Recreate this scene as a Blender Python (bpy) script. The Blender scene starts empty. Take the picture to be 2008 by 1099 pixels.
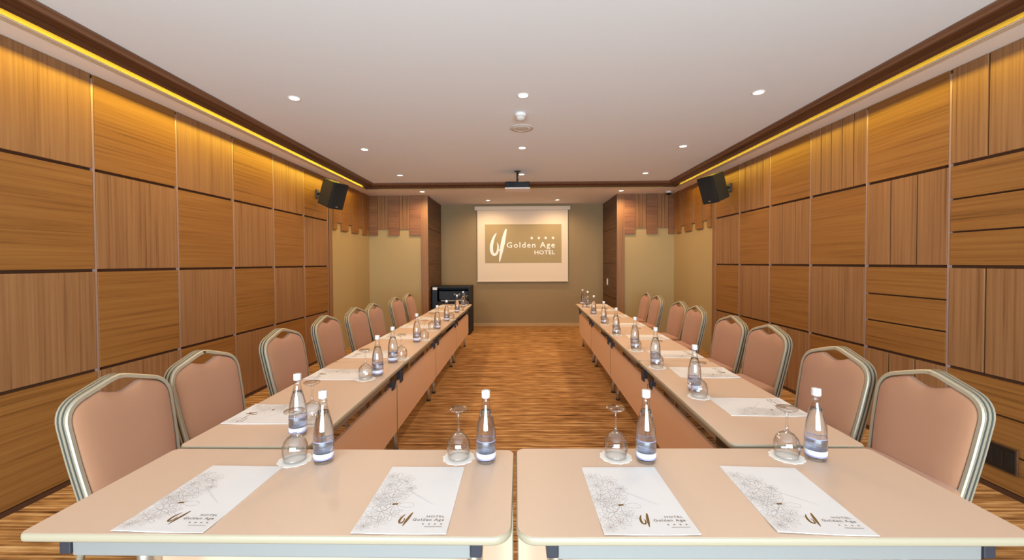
import bpy, bmesh, math, random
from mathutils import Matrix, Vector

random.seed(7)
scene = bpy.context.scene
C = scene.collection

# ------------------------------------------------------------------ camera
CAM_Z = 1.49
F_PX, YAW, PITCH, ROLL, SHIFT = 813.51, 0.0193, 0.0201, -0.0047, -17.55
cam_data = bpy.data.cameras.new('camera')
cam = bpy.data.objects.new('camera', cam_data)
C.objects.link(cam)
right = Vector((math.cos(YAW), math.sin(YAW), 0))
fwd0 = Vector((-math.sin(YAW), math.cos(YAW), 0))
up0 = Vector((0, 0, 1))
fwd = fwd0 * math.cos(PITCH) - up0 * math.sin(PITCH)
up1 = fwd0 * math.sin(PITCH) + up0 * math.cos(PITCH)
r2 = right * math.cos(ROLL) + up1 * math.sin(ROLL)
u2 = up1 * math.cos(ROLL) - right * math.sin(ROLL)
m = Matrix((r2, u2, -fwd)).transposed().to_4x4()
m.translation = (0, 0, CAM_Z)
cam.matrix_world = m
cam_data.sensor_width = 36
cam_data.sensor_fit = 'HORIZONTAL'
cam_data.lens = F_PX * 36 / 2008
cam_data.shift_y = SHIFT / 2008
cam_data.clip_start = 0.02
scene.camera = cam

# ------------------------------------------------------------------ world, view, window light
scene.view_settings.view_transform = 'Standard'
scene.view_settings.look = 'None'
scene.view_settings.exposure = -0.2
scene.view_settings.gamma = 1.0
scene.view_settings.use_curve_mapping = False
scene.cycles.max_bounces = 10
scene.cycles.diffuse_bounces = 6
scene.cycles.transparent_max_bounces = 24
scene.cycles.caustics_reflective = False
world = bpy.data.worlds.new('daylight')
scene.world = world
world.use_nodes = True
world.node_tree.nodes['Background'].inputs[0].default_value = (0.75, 0.85, 1.0, 1)
world.node_tree.nodes['Background'].inputs[1].default_value = 1.0

WIN_POWER = 800.0     # daylight through the window behind the camera
SPOT_POWER = 52.0     # each recessed downlight
COVE_LEFT, COVE_RIGHT, COVE_FAR = 62.0, 36.0, 2.5

# room
XL, XR = -3.053, 3.077
Y_REAR, Y_END, Y_BACK = -3.0, 8.353, 9.72
Z_SOFFIT, Z_CEIL = 2.852, 2.939
CXL, CXR, CYF = -2.639, 2.658, 7.45
OXL, OXR = -1.847, 1.934
TABLE_Z = 0.74

def area_light(name, loc, direction, sx, sy, power, color, long_axis):
    d = bpy.data.lights.new(name, 'AREA')
    d.shape = 'RECTANGLE'
    d.size, d.size_y = sx, sy
    d.energy = power
    d.color = color
    o = bpy.data.objects.new(name, d)
    C.objects.link(o)
    z = -Vector(direction).normalized()
    x = Vector(long_axis).normalized()
    y = z.cross(x)
    mm = Matrix((x, y, z)).transposed().to_4x4()
    mm.translation = loc
    o.matrix_world = mm
    return o

area_light('window_daylight', (0.0, Y_REAR - 0.16, 1.10), (0, 1, 0), 4.9, 1.96, WIN_POWER, (0.62, 0.84, 1.0), (1, 0, 0))

# ------------------------------------------------------------------ helpers
def srgb(r, g, b):
    f = lambda c: (c / 255 / 12.92) if c / 255 <= 0.04045 else ((c / 255 + 0.055) / 1.055) ** 2.4
    return (f(r), f(g), f(b), 1.0)

MATS = {}
def mat(name, color, rough=0.5, metal=0.0, trans=0.0, ior=1.45, emit=None, strength=0.0, bump=None, spec=None, sheen=0.0):
    m_ = bpy.data.materials.new(name)
    m_.use_nodes = True
    nt = m_.node_tree
    b = nt.nodes['Principled BSDF']
    b.inputs['Base Color'].default_value = color
    b.inputs['Roughness'].default_value = rough
    b.inputs['Metallic'].default_value = metal
    b.inputs['Transmission Weight'].default_value = trans
    b.inputs['IOR'].default_value = ior
    if spec is not None:
        b.inputs['Specular IOR Level'].default_value = spec
    if sheen:
        b.inputs['Sheen Weight'].default_value = sheen
    if emit:
        b.inputs['Emission Color'].default_value = emit
        b.inputs['Emission Strength'].default_value = strength
    if bump:
        sc_, st_ = bump
        tc = nt.nodes.new('ShaderNodeTexCoord')
        n = nt.nodes.new('ShaderNodeTexNoise')
        n.inputs['Scale'].default_value = sc_
        n.inputs['Detail'].default_value = 4
        bp = nt.nodes.new('ShaderNodeBump')
        bp.inputs['Strength'].default_value = st_
        bp.inputs['Distance'].default_value = 0.002
        nt.links.new(tc.outputs['Object'], n.inputs['Vector'])
        nt.links.new(n.outputs['Fac'], bp.inputs['Height'])
        nt.links.new(bp.outputs['Normal'], b.inputs['Normal'])
    MATS[name] = m_
    return m_

def ramp_mat(name, scale, stops, rough, scale2=None, mix2=0.0, bump=0.0, spec=0.5, detail=6.0, nrough=0.65, jitter=True):
    """colour from a noise stretched by `scale`; a second, slower noise can shade it; random offset per piece"""
    m_ = bpy.data.materials.new(name)
    m_.use_nodes = True
    nt = m_.node_tree
    L = nt.links.new
    b = nt.nodes['Principled BSDF']
    b.inputs['Roughness'].default_value = rough
    b.inputs['Specular IOR Level'].default_value = spec
    tc = nt.nodes.new('ShaderNodeTexCoord')
    vec = tc.outputs['Object']
    if jitter:
        oi = nt.nodes.new('ShaderNodeObjectInfo')
        mul = nt.nodes.new('ShaderNodeMath'); mul.operation = 'MULTIPLY'
        mul.inputs[1].default_value = 37.0
        L(oi.outputs['Random'], mul.inputs[0])
        add = nt.nodes.new('ShaderNodeVectorMath'); add.operation = 'ADD'
        L(vec, add.inputs[0]); L(mul.outputs[0], add.inputs[1])
        vec = add.outputs[0]
    mp = nt.nodes.new('ShaderNodeMapping')
    mp.inputs['Scale'].default_value = scale
    L(vec, mp.inputs['Vector'])
    n = nt.nodes.new('ShaderNodeTexNoise')
    n.inputs['Scale'].default_value = 1.0
    n.inputs['Detail'].default_value = detail
    n.inputs['Roughness'].default_value = nrough
    L(mp.outputs[0], n.inputs['Vector'])
    cr = nt.nodes.new('ShaderNodeValToRGB')
    e = cr.color_ramp.elements
    e[0].position, e[0].color = stops[0]
    e[1].position, e[1].color = stops[-1]
    for p, c in stops[1:-1]:
        k = e.new(p); k.color = c
    fac = n.outputs['Fac']
    if scale2:
        mp2 = nt.nodes.new('ShaderNodeMapping'); mp2.inputs['Scale'].default_value = scale2
        L(vec, mp2.inputs['Vector'])
        n2 = nt.nodes.new('ShaderNodeTexNoise'); n2.inputs['Scale'].default_value = 1.0; n2.inputs['Detail'].default_value = 3
        L(mp2.outputs[0], n2.inputs['Vector'])
        mx = nt.nodes.new('ShaderNodeMix'); mx.data_type = 'FLOAT'
        mx.inputs[0].default_value = mix2
        L(fac, mx.inputs[2]); L(n2.outputs['Fac'], mx.inputs[3])
        fac = mx.outputs[0]
    L(fac, cr.inputs[0])
    L(cr.outputs[0], b.inputs['Base Color'])
    if bump:
        bp = nt.nodes.new('ShaderNodeBump')
        bp.inputs['Strength'].default_value = bump
        bp.inputs['Distance'].default_value = 0.004
        L(n.outputs['Fac'], bp.inputs['Height'])
        L(bp.outputs['Normal'], b.inputs['Normal'])
    MATS[name] = m_
    return m_

def thin_glass(name, tint, ior=1.45, rough=0.0):
    m_ = bpy.data.materials.new(name)
    m_.use_nodes = True
    nt = m_.node_tree
    nt.nodes.remove(nt.nodes['Principled BSDF'])
    out = nt.nodes['Material Output']
    t = nt.nodes.new('ShaderNodeBsdfTransparent'); t.inputs[0].default_value = tint
    g = nt.nodes.new('ShaderNodeBsdfGlossy'); g.inputs['Roughness'].default_value = rough
    lw = nt.nodes.new('ShaderNodeLayerWeight'); lw.inputs['Blend'].default_value = 0.5
    pw = nt.nodes.new('ShaderNodeMath'); pw.operation = 'POWER'; pw.inputs[1].default_value = 2.4
    nt.links.new(lw.outputs['Facing'], pw.inputs[0])
    fr = nt.nodes.new('ShaderNodeMath'); fr.operation = 'MULTIPLY_ADD'; fr.inputs[1].default_value = 0.85; fr.inputs[2].default_value = 0.06
    nt.links.new(pw.outputs[0], fr.inputs[0])
    mx = nt.nodes.new('ShaderNodeMixShader')
    nt.links.new(fr.outputs[0], mx.inputs[0])
    nt.links.new(t.outputs[0], mx.inputs[1])
    nt.links.new(g.outputs[0], mx.inputs[2])
    nt.links.new(mx.outputs[0], out.inputs[0])
    MATS[name] = m_
    return m_

# ---- materials
ramp_mat('wood_v', (60, 60, 0.8), [(0.32, srgb(104, 68, 40)), (0.45, srgb(136, 95, 60)), (0.68, srgb(154, 112, 74))], 0.45, (9, 9, 0.4), 0.2, 0.08, 0.3)  # same wood as wood_h; grain sheen is put into its lighter, pinker colour
ramp_mat('wood_h', (60, 0.8, 60), [(0.32, srgb(98, 62, 28)), (0.45, srgb(134, 88, 42)), (0.68, srgb(150, 104, 53))], 0.45, (9, 0.4, 9), 0.2, 0.08, 0.3)
ramp_mat('wood_hx', (0.9, 40, 34), [(0.30, srgb(96, 58, 32)), (0.50, srgb(128, 82, 48)), (0.72, srgb(154, 104, 64))], 0.45, (0.4, 9, 9), 0.35, 0.10)
ramp_mat('wood_dark', (0.9, 0.9, 30), [(0.30, srgb(60, 36, 18)), (0.50, srgb(88, 56, 32)), (0.72, srgb(112, 76, 46))], 0.45, None, 0, 0.05)
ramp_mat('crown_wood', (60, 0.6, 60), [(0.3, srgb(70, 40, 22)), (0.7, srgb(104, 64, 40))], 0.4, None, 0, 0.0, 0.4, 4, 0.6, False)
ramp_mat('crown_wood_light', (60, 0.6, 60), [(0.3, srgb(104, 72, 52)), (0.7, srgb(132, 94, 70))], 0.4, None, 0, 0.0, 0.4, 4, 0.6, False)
ramp_mat('carpet', (0.9, 62, 1), [(0.34, srgb(78, 48, 26)), (0.45, srgb(146, 102, 60)), (0.55, srgb(186, 138, 86)), (0.66, srgb(222, 184, 132))], 0.95, (5, 30, 1), 0.4, 0.3, 0.1, 2, 0.5, False)
mat('ceiling_white', srgb(234, 240, 244), 0.85)
mat('soffit_cream', srgb(236, 228, 218), 0.8)
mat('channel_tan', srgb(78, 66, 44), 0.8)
mat('groove_brown', srgb(72, 40, 18), 0.7)
mat('batten_alu', srgb(170, 140, 128), 0.4, 0.35)
mat('olive_paint', srgb(170, 146, 102), 0.75, bump=(180, 0.15))
mat('taupe_paint', srgb(152, 128, 92), 0.8, bump=(160, 0.12))
mat('base_tan', srgb(186, 152, 108), 0.6)
mat('rear_paint', srgb(200, 185, 165), 0.8)
mat('white_frame', srgb(235, 235, 232), 0.5)
mat('laminate', srgb(212, 182, 158), 0.38, spec=0.35, bump=(400, 0.03))
mat('edge_band', srgb(160, 146, 122), 0.4)
mat('modesty', srgb(226, 186, 154), 0.5, spec=0.3)
mat('rail_silver', srgb(146, 144, 140), 0.5, 0.4)
mat('rail_grey', srgb(150, 142, 132), 0.4, 0.5)
mat('dark_metal', srgb(58, 58, 66), 0.45, 0.4)
mat('black_plastic', srgb(28, 25, 22), 0.45)
mat('leg_silver', srgb(190, 184, 172), 0.3, 0.8)
mat('fabric', srgb(170, 121, 90), 0.85, bump=(700, 0.25), sheen=0.25, spec=0.2)
mat('frame_champagne', srgb(184, 174, 152), 0.45, 0.5)
mat('frame_groove_shade', srgb(108, 108, 98), 0.45, 0.5)  # same frame metal, with the shade of the grooves put into its colour
mat('paper', srgb(226, 222, 220), 0.55)
mat('print_grey', srgb(176, 164, 156), 0.7)
mat('print_line', srgb(214, 212, 214), 0.7)
mat('print_gold', srgb(120, 88, 40), 0.45, 0.3)
mat('print_dark', srgb(140, 128, 118), 0.7)
mat('coaster', srgb(242, 236, 228), 0.8)
thin_glass('glass', (0.97, 0.97, 0.97, 1))
thin_glass('bottle_glass', (0.95, 0.96, 0.97, 1))
mat('water', (0.96, 0.98, 1.0, 1), 0.0, 0, 1.0, 1.33)
mat('cap_silver', srgb(232, 230, 232), 0.3, 0.35)
mat('label_white', srgb(226, 224, 236), 0.5)
mat('label_blue', srgb(150, 144, 178), 0.5)
thin_glass('label_purple', srgb(250, 249, 253), 1.3, 0.3)
mat('screen_white', srgb(228, 208, 182), 0.8)
mat('screen_tan', srgb(172, 150, 108), 0.8)
mat('logo_white', srgb(252, 248, 240), 0.8)
mat('speaker_black', srgb(48, 48, 44), 0.55)
mat('speaker_grille', srgb(22, 22, 24), 0.8, bump=(300, 0.5))
mat('detector_white', srgb(236, 232, 228), 0.5)
mat('hatch_grey', srgb(208, 200, 190), 0.6)
mat('lens_glow', (1, 1, 1, 1), 0.5, emit=(1.0, 0.86, 0.66, 1), strength=9.0)
mat('led_glow', (1, 0.8, 0.2, 1), 0.5, emit=(1.0, 0.66, 0.10, 1), strength=1.5)
mat('plate_black', srgb(30, 26, 22), 0.3)
mat('switch_white', srgb(240, 236, 228), 0.4)
mat('rack_black', srgb(20, 21, 24), 0.65)
mat('rack_side', srgb(30, 36, 46), 0.6)
mat('rack_red', srgb(56, 24, 18), 0.4)

def link(o, parent=None):
    C.objects.link(o)
    if parent is not None:
        o.parent = parent
    return o

class MB:
    def __init__(s):
        s.v, s.f, s.mi, s.sm = [], [], [], []
    def face(s, idx, mi=0, smooth=False):
        s.f.append(tuple(idx)); s.mi.append(mi); s.sm.append(smooth)
    def box(s, a, b, mi=0):
        x0, y0, z0 = a; x1, y1, z1 = b
        n = len(s.v)
        s.v += [(x0, y0, z0), (x1, y0, z0), (x1, y1, z0), (x0, y1, z0), (x0, y0, z1), (x1, y0, z1), (x1, y1, z1), (x0, y1, z1)]
        for q in ((0, 3, 2, 1), (4, 5, 6, 7), (0, 1, 5, 4), (1, 2, 6, 5), (2, 3, 7, 6), (3, 0, 4, 7)):
            s.face([n + k for k in q], mi)
        return s
    def bbox(s, a, b, r, mi=0):
        """box with chamfered edges (all 12)"""
        x0, y0, z0 = a; x1, y1, z1 = b
        n = len(s.v)
        c = [((x0 + x1) / 2), ((y0 + y1) / 2), ((z0 + z1) / 2)]
        h = [(x1 - x0) / 2, (y1 - y0) / 2, (z1 - z0) / 2]
        bm = bmesh.new()
        bmesh.ops.create_cube(bm, size=1)
        for v in bm.verts:
            v.co = Vector((c[0] + v.co.x * 2 * h[0], c[1] + v.co.y * 2 * h[1], c[2] + v.co.z * 2 * h[2]))
        bmesh.ops.bevel(bm, geom=list(bm.edges), offset=r, segments=2, affect='EDGES', profile=0.6)
        bm.verts.ensure_lookup_table()
        s.v += [tuple(v.co) for v in bm.verts]
        for f in bm.faces:
            s.face([n + v.index for v in f.verts], mi)
        bm.free()
        return s
    def prism(s, poly, axis, a, b, mi=0, mi_caps=None):
        """extrude a 2D polygon along axis ('x','y','z'); poly holds the two other coordinates in order"""
        n = len(s.v); k = len(poly)
        for t in (a, b):
            for p, q in poly:
                s.v.append((t, p, q) if axis == 'x' else (p, t, q) if axis == 'y' else (p, q, t))
        for i in range(k):
            j = (i + 1) % k
            s.face([n + i, n + j, n + k + j, n + k + i], mi)
        mc = mi if mi_caps is None else mi_caps
        s.face([n + i for i in range(k)][::-1], mc)
        s.face([n + k + i for i in range(k)], mc)
        return s
    def lathe(s, prof, seg=24, mi=0, smooth=True, c=(0, 0, 0), close=False):
        n = len(s.v); k = len(prof)
        for i in range(seg):
            a = 2 * math.pi * i / seg
            for r, z in prof:
                s.v.append((c[0] + r * math.cos(a), c[1] + r * math.sin(a), c[2] + z))
        for i in range(seg):
            j = (i + 1) % seg
            for q in range(k if close else k - 1):
                p = (q + 1) % k
                s.face([n + i * k + q, n + j * k + q, n + j * k + p, n + i * k + p], mi, smooth)
        if not close:
            if prof[0][0] > 1e-6:
                s.face([n + i * k for i in range(seg)][::-1], mi)
            if prof[-1][0] > 1e-6:
                s.face([n + i * k + k - 1 for i in range(seg)], mi)
        return s
    def tube(s, pts, r, seg=8, mi=0, cap=True, rx=None):
        pts = [Vector(p) for p in pts]
        n = len(s.v); k = len(pts)
        t0 = (pts[1] - pts[0]).normalized()
        ref = Vector((0, 0, 1)) if abs(t0.z) < 0.9 else Vector((1, 0, 0))
        nx = t0.cross(ref).normalized()
        for i, p in enumerate(pts):
            t = (pts[min(i + 1, k - 1)] - pts[max(i - 1, 0)]).normalized()
            nx = (nx - t * nx.dot(t)).normalized()
            ny = t.cross(nx)
            rr = r[i] if isinstance(r, (list, tuple)) else r
            for j in range(seg):
                a = 2 * math.pi * j / seg
                q = p + nx * math.cos(a) * (rx or rr) + ny * math.sin(a) * rr
                s.v.append(tuple(q))
        for i in range(k - 1):
            for j in range(seg):
                j2 = (j + 1) % seg
                s.face([n + i * seg + j, n + i * seg + j2, n + (i + 1) * seg + j2, n + (i + 1) * seg + j], mi, True)
        if cap:
            s.face([n + j for j in range(seg)][::-1], mi)
            s.face([n + (k - 1) * seg + j for j in range(seg)], mi)
        return s
    def mesh(s, name, mats):
        me = bpy.data.meshes.new(name)
        me.from_pydata(s.v, [], s.f)
        for m_ in (mats if isinstance(mats, (list, tuple)) else [mats]):
            me.materials.append(MATS[m_])
        me.polygons.foreach_set('material_index', s.mi)
        me.polygons.foreach_set('use_smooth', s.sm)
        bm = bmesh.new(); bm.from_mesh(me)
        bmesh.ops.recalc_face_normals(bm, faces=bm.faces)
        bm.to_mesh(me); bm.free()
        me.update()
        return me
    def build(s, name, mats, parent=None, loc=(0, 0, 0)):
        o = bpy.data.objects.new(name, s.mesh(name, mats))
        o.location = loc
        return link(o, parent)

def tag(o, label, cat, group=None):
    o['label'] = label; o['category'] = cat
    if group: o['group'] = group
    return o
def struct(o, label=None, cat=None):
    o['kind'] = 'structure'
    if label: o['label'] = label
    if cat: o['category'] = cat
    return o
def empty(name, loc=(0, 0, 0), rz=0.0):
    o = bpy.data.objects.new(name, None)
    o.empty_display_size = 0.1
    o.location = loc; o.rotation_euler = (0, 0, rz)
    return link(o)
def copy_tree(o, parent=None):
    c = o.copy()
    C.objects.link(c)
    c.parent = parent
    for ch in list(o.children):
        copy_tree(ch, c)
    return c

def rounded_rect(x0, y0, x1, y1, r, n=6):
    """r: one radius, or four for the corners (+x+y, -x+y, -x-y, +x-y)"""
    p = []
    R4 = r if isinstance(r, (list, tuple)) else [r] * 4
    a_, b_, c_, d_ = R4
    for cx, cy, a0, r in ((x1 - a_, y1 - a_, 0, a_), (x0 + b_, y1 - b_, 90, b_), (x0 + c_, y0 + c_, 180, c_), (x1 - d_, y0 + d_, 270, d_)):
        for i in range(n + 1):
            a = math.radians(a0 + 90 * i / n)
            p.append((cx + r * math.cos(a), cy + r * math.sin(a)))
    return p

def text_mesh(name, body, material, width, height, bold=0.02, spacing=1.0):
    """flat lettering fitted to width x height, left bottom at the origin, in the XY plane"""
    cu = bpy.data.curves.new(name, 'FONT')
    cu.body = body
    cu.size = 1.0
    cu.offset = bold
    cu.space_character = spacing
    cu.resolution_u = 2
    o = bpy.data.objects.new(name, cu)
    C.objects.link(o)
    dg = bpy.context.evaluated_depsgraph_get()
    me = bpy.data.meshes.new_from_object(o.evaluated_get(dg))
    C.objects.unlink(o)
    bpy.data.objects.remove(o)
    xs = [v.co.x for v in me.vertices]; ys = [v.co.y for v in me.vertices]
    x0, x1, y0, y1 = min(xs), max(xs), min(ys), max(ys)
    for v in me.vertices:
        v.co = ((v.co.x - x0) / (x1 - x0) * width, (v.co.y - y0) / (y1 - y0) * height, 0)
    me.materials.clear()
    me.materials.append(MATS[material])
    return me

def stroke(mb, pts, widths, z=0.0, mi=0, sub=4):
    """flat brush stroke through 2D points with varying width"""
    P = [Vector(p) for p in pts]
    out = []
    n = len(P)
    for i in range(n - 1):
        p0, p1, p2, p3 = P[max(i - 1, 0)], P[i], P[i + 1], P[min(i + 2, n - 1)]
        for k in range(sub + (1 if i == n - 2 else 0)):
            t = k / sub
            q = 0.5 * ((2 * p1) + (p2 - p0) * t + (2 * p0 - 5 * p1 + 4 * p2 - p3) * t * t + (3 * p1 - p0 - 3 * p2 + p3) * t ** 3)
            out.append((q, widths[i] * (1 - t) + widths[i + 1] * t))
    base = len(mb.v)
    for i, (q, w) in enumerate(out):
        d = (out[min(i + 1, len(out) - 1)][0] - out[max(i - 1, 0)][0])
        d = d.normalized() if d.length > 1e-9 else Vector((1, 0))
        nrm = Vector((-d.y, d.x)) * w * 0.5
        mb.v.append((q.x + nrm.x, q.y + nrm.y, z)); mb.v.append((q.x - nrm.x, q.y - nrm.y, z))
    for i in range(len(out) - 1):
        a = base + 2 * i
        mb.face([a, a + 1, a + 3, a + 2], mi)

# ------------------------------------------------------------------ setting: floor, ceiling, soffit
fl = struct(MB().box((XL - 0.2, Y_REAR - 0.2, -0.1), (XR + 0.2, Y_BACK + 0.2, 0)).build('floor', 'carpet'),
            'brown carpet with fine irregular cross stripes', 'carpet')
ce = struct(MB().box((CXL - 0.03, Y_REAR - 0.2, Z_CEIL), (CXR + 0.03, CYF + 0.03, Z_CEIL + 0.1)).build('ceiling', 'ceiling_white'),
            'flat white raised centre of the ceiling', 'ceiling')

DCH = 0.171          # outer edge of the light channel, measured outward from the coffer edge
so = MB()
so.box((XL - 0.15, Y_REAR - 0.2, Z_SOFFIT), (CXL - DCH, Y_BACK + 0.15, 3.1))
so.box((CXR + DCH, Y_REAR - 0.2, Z_SOFFIT), (XR + 0.15, Y_BACK + 0.15, 3.1))
so.box((CXL - DCH, CYF + DCH, Z_SOFFIT), (CXR + DCH, Y_BACK + 0.15, 3.1))
struct(so.build('ceiling', 'soffit_cream'), 'lower cream ceiling border running around the raised centre', 'ceiling')

def sweep(name, prof, mats, mi_list=None, closed=True):
    """profile (distance outward from the coffer edge, z) swept along left side, far end and right side"""
    mb = MB()
    k = len(prof)
    rings = []
    for d, z in prof:
        rings.append([(CXL - d, Y_REAR, z), (CXL - d, CYF + d, z), (CXR + d, CYF + d, z), (CXR + d, Y_REAR, z)])
    for i in range(k):
        mb.v += rings[i]
    for i in range(k if closed else k - 1):
        j = (i + 1) % k
        for s_ in range(3):
            mb.face([i * 4 + s_, i * 4 + s_ + 1, j * 4 + s_ + 1, j * 4 + s_], mi_list[i] if mi_list else 0)
    return mb.build(name, mats)
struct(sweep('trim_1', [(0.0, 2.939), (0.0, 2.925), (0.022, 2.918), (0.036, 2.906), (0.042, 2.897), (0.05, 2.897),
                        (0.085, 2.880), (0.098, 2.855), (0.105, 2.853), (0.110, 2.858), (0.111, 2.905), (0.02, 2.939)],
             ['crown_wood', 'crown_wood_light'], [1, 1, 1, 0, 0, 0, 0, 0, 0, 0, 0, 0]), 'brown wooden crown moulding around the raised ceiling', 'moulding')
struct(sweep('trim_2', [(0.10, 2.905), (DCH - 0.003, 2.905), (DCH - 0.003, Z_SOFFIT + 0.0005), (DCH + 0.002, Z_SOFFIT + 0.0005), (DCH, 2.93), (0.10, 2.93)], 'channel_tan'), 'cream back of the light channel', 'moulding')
for n_, (d0, d1) in enumerate(((0.188, 0.193), (0.206, 0.211), (0.224, 0.227))):
    struct(sweep('trim_%d' % (n_ + 3), [(d0, Z_SOFFIT + 0.002), (d0, 2.8485), (d1, 2.8485), (d1, Z_SOFFIT + 0.002)], 'base_tan'),
           ('innermost', 'middle', 'outermost')[n_] + ' thin bead on the cream ceiling border', 'moulding')

# hidden LED strips on the back of the crown moulding, shining at the walls
def led(name, x, y, lx, ly, out, power, label):
    o = MB().box((-lx / 2, -ly / 2, -0.003), (lx / 2, ly / 2, 0.003)).build(name, 'led_glow', None, (x, y, 2.873))
    tag(o, label, 'light strip', 'hidden light strips')
    ld = area_light('led_light', (x + out[0] * 0.006, y + out[1] * 0.006, 2.868), (out[0], out[1], -0.9),
                    max(lx, ly), 0.008, power, (1.0, 0.70, 0.06), (1, 0, 0) if lx > ly else (0, 1, 0))
    ld.parent = o
    ld.matrix_parent_inverse = Matrix.Translation((-x, -y, -2.873))
    return o
LEDY0, LEDY1 = Y_REAR + 0.1, CYF - 0.05
led('led_strip', CXL - 0.1165, (LEDY0 + LEDY1) / 2, 0.008, LEDY1 - LEDY0, (-1, 0), COVE_LEFT, 'yellow light strip hidden behind the left crown moulding')
led('led_strip', CXR + 0.1165, (LEDY0 + LEDY1) / 2, 0.008, LEDY1 - LEDY0, (1, 0), COVE_RIGHT, 'yellow light strip hidden behind the right crown moulding')
led('led_strip', 0.01, CYF + 0.1165, CXR - CXL - 0.1, 0.008, (0, 1), COVE_FAR, 'yellow light strip hidden behind the far crown moulding')

# ------------------------------------------------------------------ side walls: square wood panels
ROWS = [0.035, 0.731, 1.448, 2.169, Z_SOFFIT]
GH, GV = 0.011, 0.011          # half widths of the horizontal grooves and upright battens
def panel_wall(side):
    sgn = -1 if side == 'left' else 1
    face = XL if side == 'left' else XR
    back = face + sgn * 0.022
    w = struct(MB().box((min(back, back + sgn * 0.15), Y_REAR - 0.2, 0), (max(back, back + sgn * 0.15), 6.71, Z_SOFFIT)).build('wall_' + side, 'groove_brown'),
               'side wall on the %s clad in square wood panels' % side, 'wall')
    y0, dy = (2.932, 0.725) if side == 'left' else (3.044, 0.7125)
    cols = [y0 + dy * k for k in range(-9, 6)]
    cols = [c for c in cols if c > Y_REAR - 0.3]
    cols[-1] = min(cols[-1], 6.60)
    for ci in range(len(cols) - 1):
        a, b = cols[ci] + GV, cols[ci + 1] - GV
        kk = ci - (len(cols) - 6)          # 0 = the column whose near batten was measured first
        for ri in range(4):
            z0, z1 = ROWS[ri] + GH, ROWS[ri + 1] - GH
            if ri == 3: z1 = ROWS[4] - 0.001
            if ri == 0: z0 = ROWS[0]
            horiz = ((kk + (3 - ri)) % 2 == 0)
            cuts = 1
            if side == 'right':
                if kk <= 0 and not (ri == 3): cuts = 3
                elif kk == -1 and ri == 3: cuts = 3
                elif not horiz and ri == 3: cuts = 5
                elif not horiz and ri == 2: cuts = 3
                elif not horiz and ri == 0: cuts = 2
            for q in range(cuts):
                if horiz:
                    za = z0 + (z1 - z0) * q / cuts + (0.006 if q else 0); zb = z0 + (z1 - z0) * (q + 1) / cuts - (0.006 if q < cuts - 1 else 0)
                    ya, yb = a, b
                else:
                    ya = a + (b - a) * q / cuts + (0.006 if q else 0); yb = a + (b - a) * (q + 1) / cuts - (0.006 if q < cuts - 1 else 0)
                    za, zb = z0, z1
                hx, hy, hz = 0.0125, (yb - ya) / 2, (zb - za) / 2
                pr = random.uniform(-0.0015, 0.0015) if cuts > 1 else 0
                mb = MB().bbox((-hx, -hy, -hz), (hx, hy, hz), 0.0025)
                mb.build('plank' if cuts > 1 else 'panel', 'wood_h' if horiz else 'wood_v', w, (face + sgn * (0.0125 + abs(pr)), (ya + yb) / 2, (za + zb) / 2))
    for c in cols[1:]:
        MB().box((-0.011, -0.008, -(Z_SOFFIT - 0.06) / 2), (0.011, 0.008, (Z_SOFFIT - 0.06) / 2)).build('batten', 'batten_alu', w, (face + sgn * 0.0135, c, Z_SOFFIT / 2))
    # plain upright closing board before the painted bay
    MB().bbox((-0.014, -0.049, -Z_SOFFIT / 2 + 0.018), (0.014, 0.049, Z_SOFFIT / 2 - 0.001), 0.003).build('end_board', 'wood_v', w, (face + sgn * 0.012, 6.66, Z_SOFFIT / 2))
    return w
wall_l = panel_wall('left')
wall_r = panel_wall('right')
for side, x, s_ in (('left', XL, -1), ('right', XR, 1)):
    struct(MB().box((min(x - s_ * 0.004, x + s_ * 0.03), Y_REAR, 0), (max(x - s_ * 0.004, x + s_ * 0.03), 6.71, 0.03)).build('baseboard_' + side, 'groove_brown'),
           'low dark skirting along the %s panelled wall' % side, 'skirting')

# ------------------------------------------------------------------ painted bay walls with hanging planks
ZLONG, ZSHORT = 2.05, 2.172
def bay(side):
    sgn = -1 if side == 'left' else 1
    face = XL if side == 'left' else XR
    w = struct(MB().box((min(face, face + sgn * 0.17), 6.71, 0), (max(face, face + sgn * 0.17), Y_END, Z_SOFFIT)).build('wall_bay_' + side, 'olive_paint'),
               'olive painted bay of the %s wall under hanging wood planks' % side, 'wall')
    ys = [6.711, 6.83, 7.02, 7.28, 7.47, 7.76, 7.97, 8.20, 8.33]
    for i in range(8):
        long_ = i % 2 == 0
        z0 = ZLONG if long_ else ZSHORT
        n_sub = 1 if long_ else 2
        for q in range(n_sub):
            a = ys[i] + (ys[i + 1] - ys[i]) * q / n_sub + 0.002; b = ys[i] + (ys[i + 1] - ys[i]) * (q + 1) / n_sub - 0.002
            hz = (Z_SOFFIT - 0.001 - z0) / 2
            th = 0.016 if long_ else 0.011
            MB().bbox((-th, -(b - a) / 2, -hz), (th, (b - a) / 2, hz), 0.002).build('plank', 'wood_h' if long_ else 'wood_v', w, (face - sgn * th, (a + b) / 2, z0 + hz))
    return w
bay('left'); bay('right')
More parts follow.
